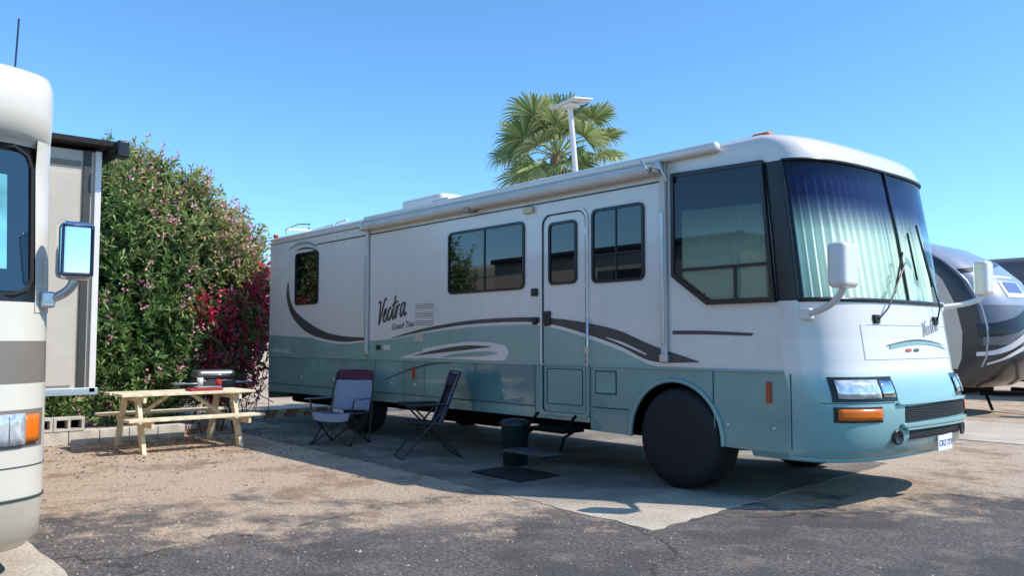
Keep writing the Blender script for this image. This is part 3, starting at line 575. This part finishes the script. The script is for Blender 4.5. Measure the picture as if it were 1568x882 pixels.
# ------------------------------------------------------------------ TRAVEL TRAILERS
def trailer(y0,xo,cols):
    tr=empty('travel_trailer')
    side_,nose_,sil,dark=cols
    tt=[(.55,-1.75,.55,.0),(.7,-1.6,.7,0),(1.1,-1.45,.85,0),(1.6,-1.42,.9,0),(2.1,-1.52,.88,0),(2.6,-1.75,.82,0),(3.0,-2.1,.72,0),(3.3,-2.55,.62,.02),(3.48,-3.0,.5,.1),(3.57,-3.5,.4,.3),(3.61,-4.1,.3,.8)]
    T=Nose(y0,2.45,2.6,[(a,b+xo,c,d) for a,b,c,d in tt])
    z=[.55,.62,.7,.9,1.1,1.35,1.6,1.85,2.1,2.35,2.6,2.8,3.0,3.15,3.3,3.4,3.48,3.53,3.57,3.61]
    def fmt(i,zz,NT):
        k=i-4
        if zz<.9: return 3
        if 0<=k<NT:
            if zz<1.3: return 3
            kk=min(k,NT-1-k)
            if kk<4: return 3
            if zz>2.0 and kk>4: return 2
            return 1
        return 0
    loft('body_shell',T,z,-9.5+xo,-5+xo,40,fmt,[side_,nose_,sil,dark],tr)
    y=y0-.004
    ribbon('side_sweep',[(-3.0+xo,3.35),(-2.4+xo,2.9),(-1.95+xo,2.2),(-1.85+xo,1.5),(-2.1+xo,.92)],[(-3.3+xo,3.35),(-2.75+xo,2.9),(-2.3+xo,2.2),(-2.1+xo,1.5),(-2.3+xo,.92)],y,dark,tr)
    ribbon('side_sweep_silver',[(-3.35+xo,3.35),(-2.8+xo,2.9),(-2.36+xo,2.2),(-2.15+xo,1.5)],[(-3.5+xo,3.35),(-2.95+xo,2.9),(-2.48+xo,2.2),(-2.25+xo,1.5)],y,sil,tr)
    prism('window',rr(-3.9+xo,-2.95+xo,1.75,2.45,.06),y0-.01,y0,glassd,tr)
    ring('baggage_door',rr(-2.75+xo,-2.4+xo,.98,1.4,.03),rr(-2.73+xo,-2.42+xo,1.0,1.38,.03),y0-.006,y0,dark,tr)
    for i,x in enumerate((-5.6,-6.5)): lathe('wheel_%d'%i,[(0,.05),(.2,.05),(.3,0),(.36,.02),(.36,.2),(0,.2)],(x+xo,y0,.36),'y',rubber,tr,28)
    tube('tongue',[[(-1.3+xo,y0+.4,.45),(.4+xo,y0+1.22,.45)],[(-1.3+xo,y0+2.05,.45),(.4+xo,y0+1.22,.45)],[(.2+xo,y0+1.22,.0),(.2+xo,y0+1.22,.8)]],.05,undm,tr)
    tube('stabiliser_jacks',[[(-1.9+xo,y0+.3,.55),(-1.7+xo,y0+.3,0)],[(-1.9+xo,y0+2.1,.55),(-1.7+xo,y0+2.1,0)]],.03,undm,tr)
    lathe('propane_tank',[(0,.55),(.1,.53),(.15,.45),(.15,.08),(.1,0)],(-.2+xo,y0+1.22,.5),'z',white,tr,24)
    box('frame',(-9.3+xo,-1.7+xo),(y0+.2,y0+2.2),(.4,.58),undm,tr)
    tube('nose_seam',[[T.P(math.pi*5/40,q,.004) for q in np.linspace(.95,3.3,14)]],.018,sil,tr)
    return T,tr
T,tr=trailer(10.2,.0,(pmat('trailer_beige',(.58,.54,.46),.4),pmat('metallic_grey',(.16,.16,.175),.3,metal=.2,coat=.6),pmat('silver_grey',(.36,.375,.42),.28,metal=.25,coat=.6),pmat('graphite',(.030,.029,.030),.3,coat=.4)))
swm=pmat('swoosh_white',(.68,.68,.7),.3); swk=pmat('swoosh_black',(.012,.012,.013),.3,coat=.3)
npatch('nose_badge',T,10.75,11.5,2.25,2.68,.01,swm,tr); npatch('nose_badge_blue',T,10.85,11.4,2.35,2.55,.02,pmat('badge_blue',(.1,.15,.35),.4),tr)
npatch('nose_swirl_white',T,10.22,11.6,lambda u:1.15+.9*u**1.5,lambda u:1.22+1.02*u**1.3,.012,swm,tr,30)
npatch('nose_swirl_black',T,10.22,11.8,lambda u:1.50+.7*u**1.6,lambda u:1.75+.65*u**1.4,.014,swk,tr,30)
npatch('nose_swirl_white_low',T,10.3,12.2,lambda u:.98+.35*math.sin(u*3),lambda u:1.02+.42*math.sin(u*3),.014,swm,tr,30)
npatch('nose_swirl_top',T,10.26,12.0,lambda u:2.72+.25*u,lambda u:2.80+.26*u,.012,swk,tr,30)
trailer(17.0,1.2,(pmat('trailer_dark_side',(.12,.12,.13),.4),pmat('trailer_dark_nose',(.05,.05,.06),.3,coat=.5),pmat('trailer_dark_band',(.1,.1,.11),.3),pmat('trailer_black',(.02,.02,.02),.3)))
# ------------------------------------------------------------------ PICNIC TABLE
pt=empty('picnic_table',(-6.6,-2.50,0)); pine=pmat('weathered_pine',(.72,.61,.42),.75,var=.25,scale=9,bump=.4,bscale=40)
for i in range(5):
    x=-.36+i*.165; box('top_board_%d'%i,(x,x+.148),(-.88+random.uniform(-.015,.015),.88),(.715,.75),pine,pt,.006)
for sgn,nm in((-1,'left'),(1,'right')):
    for j in range(2):
        x=sgn*(.58+.14*j); box('bench_board_%s_%d'%(nm,j),(x-.062,x+.062),(-.88,.88),(.415,.45),pine,pt,.006)
for j,y in enumerate((-.63,.63)):
    for sgn in(-1,1):
        prism('leg_%d_%d'%(j,sgn),[(sgn*.62,0),(sgn*.50,0),(sgn*.20,.715),(sgn*.32,.715)],y-.03,y+.02,pine,pt)
    box('bench_bearer_%d'%j,(-.76,.76),(y+.022,y+.06),(.325,.413),pine,pt,.004)
    box('top_bearer_%d'%j,(-.40,.43),(y+.022,y+.06),(.63,.713),pine,pt,.004)
    tube('brace_%d'%j,[(0,y,.37),(0,y*.25,.70)],.03,pine,pt)
cl=empty('folded_cloth',(-6.45,-2.2,.752)); redc=pmat('red_cloth',(.4,.03,.03),.9)
box('fold_lower',(-.12,.12),(-.25,.2),(0,.03),redc,cl,.012); box('fold_upper',(-.08,.1),(-.15,.18),(.031,.055),pmat('grey_cloth',(.3,.3,.32),.9),cl,.012)
cup=empty('drinking_cup',(-6.55,-2.25,.81)); lathe('cup_body',[(0,0),(.035,0),(.045,.11),(.04,.11),(.03,.01)],(0,0,0),'z',white,cup,20)
cup2=empty('drinking_cup',(-6.4,-2.05,.81)); lathe('cup_body',[(0,0),(.04,0),(.042,.09),(.036,.09),(.03,.01)],(0,0,0),'z',redc,cup2,20)
gl=empty('portable_grill',(-7.9,-1.55,0))
box('firebox',(-.18,.18),(-.3,.3),(.70,.84),pmat('grill_grey',(.10,.10,.10),.4,metal=.5),gl,.03,3)
box('lid',(-.18,.18),(-.3,.3),(.85,.98),pmat('grill_lid',(.22,.22,.22),.35,metal=.6),gl,.06,4)
tube('legs',[[(.15,.25,.7),(-.25,.25,0)],[(-.15,.25,.7),(.25,.25,0)],[(.15,-.25,.7),(-.25,-.25,0)],[(-.15,-.25,.7),(.25,-.25,0)],[(.25,-.25,0),(.25,.25,0)]],.012,blackp,gl); tube('handle',[(.19,-.12,.90),(.24,-.12,.91),(.24,.12,.91),(.19,.12,.90)],.01,alu,gl)
tube('side_shelves',[[(-.14,-.3,.78),(-.14,-.6,.78),(.14,-.6,.78),(.14,-.3,.78)],[(-.14,.3,.78),(-.14,.6,.78),(.14,.6,.78),(.14,.3,.78)]],.01,alu,gl)
# ------------------------------------------------------------------ CHAIRS
fabA=pmat('grey_blue_canvas',(.15,.18,.28),.85,bump=.2,bscale=50); fabB=pmat('maroon_canvas',(.09,.02,.045),.85); fabC=pmat('black_mesh_fabric',(.02,.02,.024),.8); fabL=pmat('light_blue_grey_canvas',(.27,.31,.40),.85)
fabD=pmat('dark_plum_canvas',(.035,.022,.04),.85)
steel=pmat('dark_steel_tube',(.02,.02,.02),.4)
def sheet(name,P00,P10,P01,P11,sag,mat,par,n=8,th=.006):
    vs=[];P=[Vector(p) for p in(P00,P10,P01,P11)]
    for j in range(n+1):
        for i in range(n+1):
            u,v=i/n,j/n; q=P[0]*(1-u)*(1-v)+P[1]*u*(1-v)+P[2]*(1-u)*v+P[3]*u*v
            s=16*u*(1-u)*v*(1-v)*.5+4*u*(1-u)*.5; q=q+Vector(sag)*s; vs.append(q)
    o=mesh(name,vs,[(j*(n+1)+i,j*(n+1)+i+1,(j+1)*(n+1)+i+1,(j+1)*(n+1)+i) for j in range(n) for i in range(n)],mat,par,smooth=True)
    m=o.modifiers.new('s','SOLIDIFY'); m.thickness=th; return o
c1=empty('camp_chair',(-5.40,-.70,.008),math.radians(30))
w_=.30
tube('frame_legs',[[(-w_,-.27,.0),(w_,-.25,.43)],[(w_,-.27,.0),(-w_,-.25,.43)],[(-w_,.25,.0),(w_,.23,.43)],[(w_,.25,.0),(-w_,.23,.43)],[(-w_,-.27,0),(-w_,.23,.43)],[(-w_,.25,0),(-w_,-.25,.43)],[(w_,-.27,0),(w_,.23,.43)],[(w_,.25,0),(w_,-.25,.43)],
 [(-w_,.25,0),(-w_-.03,.30,.60),(-w_+.01,.38,.98)],[(w_,.25,0),(w_+.03,.30,.60),(w_-.01,.38,.98)],[(-w_,-.25,.40),(-w_-.05,-.24,.63)],[(w_,-.25,.40),(w_+.05,-.24,.63)]],.011,steel,c1)
sheet('seat',(-w_,-.25,.45),(w_,-.25,.45),(-w_,.23,.42),(w_,.23,.42),(0,0,-.07),fabA,c1)
sheet('seat_front_flap',(-w_,-.26,.45),(w_,-.26,.45),(-w_+.03,-.27,.34),(w_-.03,-.27,.34),(0,0,-.06),fabL,c1)
sheet('backrest',(-w_,.25,.44),(w_,.25,.44),(-w_,.36,.86),(w_,.36,.86),(0,.05,0),fabL,c1)
sheet('backrest_top',(-w_,.362,.862),(w_,.362,.862),(-w_+.03,.39,1.0),(w_-.03,.39,1.0),(0,.04,0.02),fabB,c1)
for s in(-1,1): sheet('armrest_%d'%s,(s*(w_+.10),-.30,.63),(s*(w_+.0),-.30,.64),(s*(w_+.07),.30,.62),(s*(w_),.30,.62),(0,0,-.02),fabL,c1)
for sx_ in(-1,1):
    for sy_ in(-.26,.25): lathe('foot_%d_%d'%(sx_,int(sy_*10)),[(0,0),(.03,0),(.025,.03),(0,.035)],(sx_*w_,sy_,0),'z',rubber,c1,12)
c2=empty('folding_recliner_chair',(-3.52,-.55,.008),math.radians(-22))
w_=.25
tube('frame',[[(-w_,-.36,.0),(-w_,.16,.60)],[(w_,-.36,.0),(w_,.16,.60)],[(-w_,.38,.0),(-w_,-.22,.62),(-w_,-.30,.62)],[(w_,.38,.0),(w_,-.22,.62),(w_,-.30,.62)],[(-w_,-.36,0),(w_,-.36,0)],[(-w_,.38,0),(w_,.38,0)],
 [(-w_,-.30,.45),(-w_,.12,.40),(-w_,.36,1.04),(w_,.36,1.04),(w_,.12,.40),(w_,-.30,.45),(-w_,-.30,.45)],[(-w_,-.30,.63),(-w_,.22,.64)],[(w_,-.30,.63),(w_,.22,.64)]],.013,steel,c2)
sheet('seat',(-w_,-.30,.45),(w_,-.30,.45),(-w_,.12,.40),(w_,.12,.40),(0,0,-.04),fabD,c2)
sheet('backrest',(-w_,.12,.41),(w_,.12,.41),(-w_,.35,1.02),(w_,.35,1.02),(0,.04,-.01),fabC,c2)
sheet('head_pillow',(-.18,.27,.87),(.18,.27,.87),(-.18,.32,1.0),(.18,.32,1.0),(0,-.03,0),fabD,c2,8,.04)
sheet('back_stripe_left',(-w_+.02,.105,.42),(-w_+.08,.105,.42),(-w_+.02,.335,1.0),(-w_+.08,.335,1.0),(0,.0,0),fabA,c2)
sheet('back_stripe_right',(w_-.08,.105,.42),(w_-.02,.105,.42),(w_-.08,.335,1.0),(w_-.02,.335,1.0),(0,.0,0),fabA,c2)
for s in(-1,1): box('armrest_%d'%s,(s*w_-.03,s*w_+.03),(-.32,.16),(.635,.66),steel,c2,.01)
mt=pmat('doormat_rubber',(.012,.012,.013),.9,bump=.8,bscale=120)
slab('doormat',[(-2.15,-.92),(-1.32,-.95),(-1.34,-.36),(-2.18,-.33)],.022,mt)
bn=empty('trash_bin',(-2.28,-.18,.008)); bm=pmat('dark_teal_plastic',(.008,.03,.034),.5)
lathe('bin_body',[(0,0),(.14,0),(.165,.44),(.18,.45),(.18,.47)],(0,0,0),'z',bm,bn,28); lathe('bin_lid',[(.185,.46),(.185,.49),(.12,.52),(0,.53)],(0,0,0),'z',blackp,bn,28)
# ------------------------------------------------------------------ LOW WALLS
def block_wall():
    p=empty('concrete_block_wall'); cm=pmat('cinder_block',(.55,.5,.43),.95,var=.2,scale=5,bump=.5,bscale=60)
    y=-5.2; k=0
    while y<-2.4:
        box('base_block_%d'%k,(-7.86+random.uniform(-.01,.01),-7.66),(y,y+.385),(0,.19),cm,p,.008); y+=.395; k+=1
    y=-5.0
    for k in range(4):
        x0,x1,z0,z1=-7.84,-7.65,.192,.38
        for nm,b in(('b',((y,y+.385),(z0,z0+.035))),('t',((y,y+.385),(z1-.035,z1))),('l',((y,y+.035),(z0+.035,z1-.035))),('m',((y+.175,y+.21),(z0+.035,z1-.035))),('r',((y+.35,y+.385),(z0+.035,z1-.035)))):
            box('hollow_block_%d_%s'%(k,nm),(x0,x1),b[0],b[1],cm,p)
        box('hollow_back_%d'%k,(x0-.01,x0),(y+.01,y+.37),(z0+.01,z1-.01),undm,p); y+=.395
block_wall()
be=empty('brick_edging'); bk=pmat('red_brick',(.3,.14,.09),.9,var=.3,scale=6,bump=.4,bscale=50); bk2=pmat('pale_brick',(.45,.36,.28),.9,var=.2,scale=6)
n_=0
for (a,b) in(((-7.8,-2.42),(-8.25,-1.2)),((-8.25,-1.2),(-9.6,-.3)),((-9.75,-.1),(-9.9,1.6))):
    L=math.dist(a,b); c=int(L/.21); an=math.atan2(b[1]-a[1],b[0]-a[0])
    for lay in range(2):
        for i in range(c):
            t=(i+.5+(.5 if lay else 0)*.6)/c; x,y=a[0]+(b[0]-a[0])*t,a[1]+(b[1]-a[1])*t
            box('brick_%d'%n_,(x-.098,x+.098),(y-.05,y+.05),(lay*.075,lay*.075+.07),random.choice((bk,bk,bk2)),be,.004,1,(0,0,an+random.uniform(-.03,.03))); n_+=1
# ------------------------------------------------------------------ FOLIAGE
def leafmat(name,c,tl=.3,rough=.42):
    m=D.materials.new(name); m.use_nodes=True; nt=m.node_tree; b=nt.nodes['Principled BSDF']; b.inputs['Roughness'].default_value=rough; b.inputs['Specular IOR Level'].default_value=.45
    b.inputs['Base Color'].default_value=(*c,1)
    out=nt.nodes['Material Output']
    t=nt.nodes.new('ShaderNodeBsdfTranslucent'); t.inputs[0].default_value=(*c,1); mx=nt.nodes.new('ShaderNodeMixShader'); mx.inputs[0].default_value=tl
    nt.links.new(b.outputs[0],mx.inputs[1]); nt.links.new(t.outputs[0],mx.inputs[2]); nt.links.new(mx.outputs[0],out.inputs[0]); return m
greens=[leafmat('leaf_deep',(.055,.11,.03)),leafmat('leaf_mid',(.15,.26,.07)),leafmat('leaf_light',(.27,.41,.13)),leafmat('leaf_olive',(.46,.46,.16)),leafmat('leaf_bronze',(.50,.30,.15)),leafmat('blossom_pink',(.85,.38,.48))]
bark=pmat('bark',(.16,.12,.08),.9,bump=.5)
def shrub(name,ells,nsh,mats,colfn,leafL=.11,leafW=.022,flowers=.1,flmat=5,nleaf=26,stem=.45,zmin=.05,fsize=.03,rmin=.62):
    p=empty(name); vs=[];fs=[];fm=[]; wts=np.array([e[3]*e[4]+e[3]*e[5]+e[4]*e[5] for e in ells]); wts/=wts.sum(); stems=[]
    def inside(q,skip,f=.8):
        for k,e in enumerate(ells):
            if k!=skip and sum(((q[i]-e[i])/(e[3+i]*f))**2 for i in range(3))<1: return True
        return False
    def leaf(pos,d,L,W,m):
        d=d/math.sqrt(d@d); rv=rng.normal(size=3); s=np.array((d[1]*rv[2]-d[2]*rv[1],d[2]*rv[0]-d[0]*rv[2],d[0]*rv[1]-d[1]*rv[0])); s/=math.sqrt(s@s)+1e-9; k=len(vs)
        mid=pos+d*L*.5; tip=pos+d*L; tip[2]-=L*.12
        vs.extend([pos,mid+s*W*.5,tip,mid-s*W*.5]); fs.append((k,k+1,k+2,k+3)); fm.append(m)
    for _ in range(nsh):
        ei=rng.choice(len(ells),p=wts); e=ells[ei]; d=rng.normal(size=3); d/=np.linalg.norm(d)
        R_=np.array(e[3:6]); rad=rng.uniform(rmin,1.0)**.7*(1+min(.2,abs(.12*rng.normal())) if rng.random()<.35 else 1)
        tip=np.array(e[:3])+R_*d*rad
        if tip[2]<zmin or inside(tip,ei): continue
        g=d*np.array([1,1,.6])+np.array([0,0,.75])+rng.normal(size=3)*.25; g/=np.linalg.norm(g); st=stem*rng.uniform(.6,1.4); root=tip-g*st
        if rng.random()<.2: stems.append([tuple(root-g*.3),tuple(tip)])
        for i in range(nleaf):
            t=rng.uniform(.0,1)**.8; ld=g*rng.uniform(.2,1)+rng.normal(size=3)*.55
            leaf(root+g*st*t,ld,leafL*rng.uniform(.7,1.3),leafW*rng.uniform(.8,1.3),colfn(tip,rad,t))
        if rng.random()<flowers*(.5+.5*min(1,max(0,(tip[1]+3)/3))) and rad>.85:
            for i in range(rng.integers(5,11)):
                leaf(tip+g*.05+rng.normal(size=3)*.05,rng.normal(size=3)+g,fsize*1.7,fsize*1.5,flmat)
    for e in ells:
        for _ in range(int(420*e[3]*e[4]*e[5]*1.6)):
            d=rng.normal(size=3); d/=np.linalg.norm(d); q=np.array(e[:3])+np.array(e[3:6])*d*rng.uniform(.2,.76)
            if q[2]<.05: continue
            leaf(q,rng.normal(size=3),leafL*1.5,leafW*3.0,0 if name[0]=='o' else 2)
    mesh('foliage',vs,fs,mats,p,fm)
    for k in range(min(6,len(ells))):
        e=ells[k]
        for j in range(3):
            stems.append([(e[0]+random.uniform(-.3,.3),e[1]+random.uniform(-.3,.3),0),(e[0]+random.uniform(-.4,.4),e[1]+random.uniform(-.4,.4),e[2]*.6),(e[0]+random.uniform(-.5,.5),e[1]+random.uniform(-.5,.5),e[2])])
    tube('branches',stems,.008,bark,p); return p
def colO(tip,rad,t):
    h=(tip[2]-1)/4; r=rng.random()
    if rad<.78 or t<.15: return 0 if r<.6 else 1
    warm=max(0,min(1,h*1.0+(tip[1]+1.5)*.27-.15))
    if r<warm*.25: return 4
    if r<warm*.85: return 3
    return (0,1,1,2,2)[rng.integers(5)]
ells=[(-11.0,-4.6,2.0,1.4,1.4,2.1),(-11.0,-3.2,2.8,1.3,1.2,2.1),(-10.9,-2.3,3.2,1.25,1.0,1.8),(-10.9,-1.5,2.2,1.35,1.1,2.2),(-11.0,-.95,3.0,1.1,.9,1.75),(-10.9,-.35,2.2,1.05,.8,2.0),(-11.1,.2,2.7,.8,.55,1.3),(-10.3,-2.0,1.3,.95,1.4,1.3),(-10.2,-3.6,1.1,1.0,1.3,1.2),(-11.1,-2.7,4.15,.7,.7,.7),(-11,-1.7,4.35,.6,.7,.7),(-11,-.9,4.3,.45,.45,.5)]
shrub('oleander_bush',ells,6800,greens,colO,.135,.033,.30,5,23,.55,fsize=.034)
bg_m=[leafmat('bract_magenta',(.50,.02,.10)),leafmat('bract_pink',(.75,.12,.24)),leafmat('bougainvillea_leaf',(.10,.17,.05)),leafmat('bract_dark',(.24,.01,.045)),leafmat('bract_red',(.68,.035,.06))]
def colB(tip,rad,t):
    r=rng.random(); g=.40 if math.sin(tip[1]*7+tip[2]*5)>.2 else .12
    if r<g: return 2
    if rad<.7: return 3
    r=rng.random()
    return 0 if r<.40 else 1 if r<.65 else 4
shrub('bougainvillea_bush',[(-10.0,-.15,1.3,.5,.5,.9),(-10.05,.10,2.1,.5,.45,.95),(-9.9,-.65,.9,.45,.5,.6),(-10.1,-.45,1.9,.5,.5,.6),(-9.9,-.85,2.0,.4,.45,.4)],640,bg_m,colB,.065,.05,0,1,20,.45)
# palm
pl=empty('fan_palm_tree',(-7.15,5.15,0))
vs=[];fs=[];fm=[];pets=[]
H0=5.35
def frond(d,L,roll):
    d=Vector(d).normalized(); side_v=d.cross(Vector((0,0,1)))
    if side_v.length<.1: side_v=Vector((1,0,0))
    side_v.normalize(); nrm=side_v.cross(d).normalized()
    q=Matrix.Rotation(roll,3,d); side_v=q@side_v; nrm=q@nrm
    hub=Vector((0,0,H0))+d*L+Vector((0,0,-.08*L)); pets.append([(0,0,H0-.15),tuple(Vector((0,0,H0))+d*L*.5),tuple(hub)])
    n=30; R=random.uniform(.62,.82)
    for i in range(n):
        a=math.radians(-112+224*i/(n-1)); a+=random.uniform(-.03,.03); sd_=(d*math.cos(a)+side_v*math.sin(a))
        rl=R*(.72+.28*math.cos(a*.6))*random.uniform(.88,1.05)
        across=(side_v*math.cos(a)-d*math.sin(a))
        w0,w1=.008,.028
        fold=nrm*(.012 if i%2 else -.012)
        p0=hub; p1=hub+sd_*rl*.55+nrm*.05*abs(math.sin(a)); p2=hub+sd_*rl*.82+Vector((0,0,-.07*rl))+nrm*.04; p3=hub+sd_*rl*1.0+Vector((0,0,-.22*rl))
        k=len(vs)
        vs.extend([p0-across*w0,p0+across*w0,p1-across*w1+fold,p1+across*w1-fold,p2-across*.013,p2+across*.013,p3])
        m=random.choice((0,0,1,2)); fs.extend([(k,k+1,k+3,k+2),(k+2,k+3,k+5,k+4),(k+4,k+5,k+6)]); fm.extend([m,m,2 if random.random()<.7 else m])
for i in range(38):
    el=math.radians(-40+114*(i/37)**.85); az=i*2.39996
    frond((math.cos(az)*math.cos(el),math.sin(az)*math.cos(el),math.sin(el)),random.uniform(.8,1.12) if -.4<el<.7 else random.uniform(.4,.7),random.uniform(-.7,.7))
mesh('fronds',vs,fs,[leafmat('palm_green',(.17,.25,.08)),leafmat('palm_yellow_green',(.32,.38,.14)),leafmat('palm_tip_straw',(.46,.47,.24))],pl,fm)
tube('petioles',pets,.013,pmat('petiole',(.38,.42,.15),.5),pl)
lathe('trunk',[(.30,0),(.24,.3),(.2,1.5),(.19,3),(.17,4.3),(.18,4.9),(.14,5.15),(.07,5.3),(0,5.35)],(0,0,0),'z',pmat('palm_trunk',(.22,.15,.09),.95,var=.35,scale=8,bump=1,bscale=14),pl,24)
sp=empty('solar_lamp_pole',(-5.6,4.1,0))
tube('pole',[(.25,.3,0),(-.04,-.05,5.55),(-.05,-.07,5.72)],.05,white,sp); box('solar_panel',(-.38,.28),(-.28,.22),(5.74,5.77),pmat('panel_frame',(.7,.7,.72),.3),sp,.005,2,(math.radians(8),math.radians(-6),0))
box('lamp_head',(-.15,.1),(-.2,.05),(5.66,5.73),white,sp,.015)
def distant():
    vs=[];fs=[];fm=[]
    for k in range(60):
        a=math.radians(95+k*2.9)+random.uniform(-.02,.02)
        r=random.uniform(85,130); cx,cy=r*math.cos(a-1.2)+0,r*math.sin(a-1.2); hgt=random.uniform(4,9)
        for j in range(260):
            d=rng.normal(size=3); d/=np.linalg.norm(d); q=np.array([cx,cy,hgt*.55])+d*np.array([hgt*.6,hgt*.6,hgt*.45])*rng.uniform(.6,1)
            s=rng.normal(size=3)*.35; t=rng.normal(size=3)*.35; i0=len(vs); vs.extend([q,q+s,q+s+t,q+t]); fs.append((i0,i0+1,i0+2,i0+3)); fm.append(int(rng.integers(3)))
    mesh('distant_trees',vs,fs,greens[:3],None,fm)
distant()
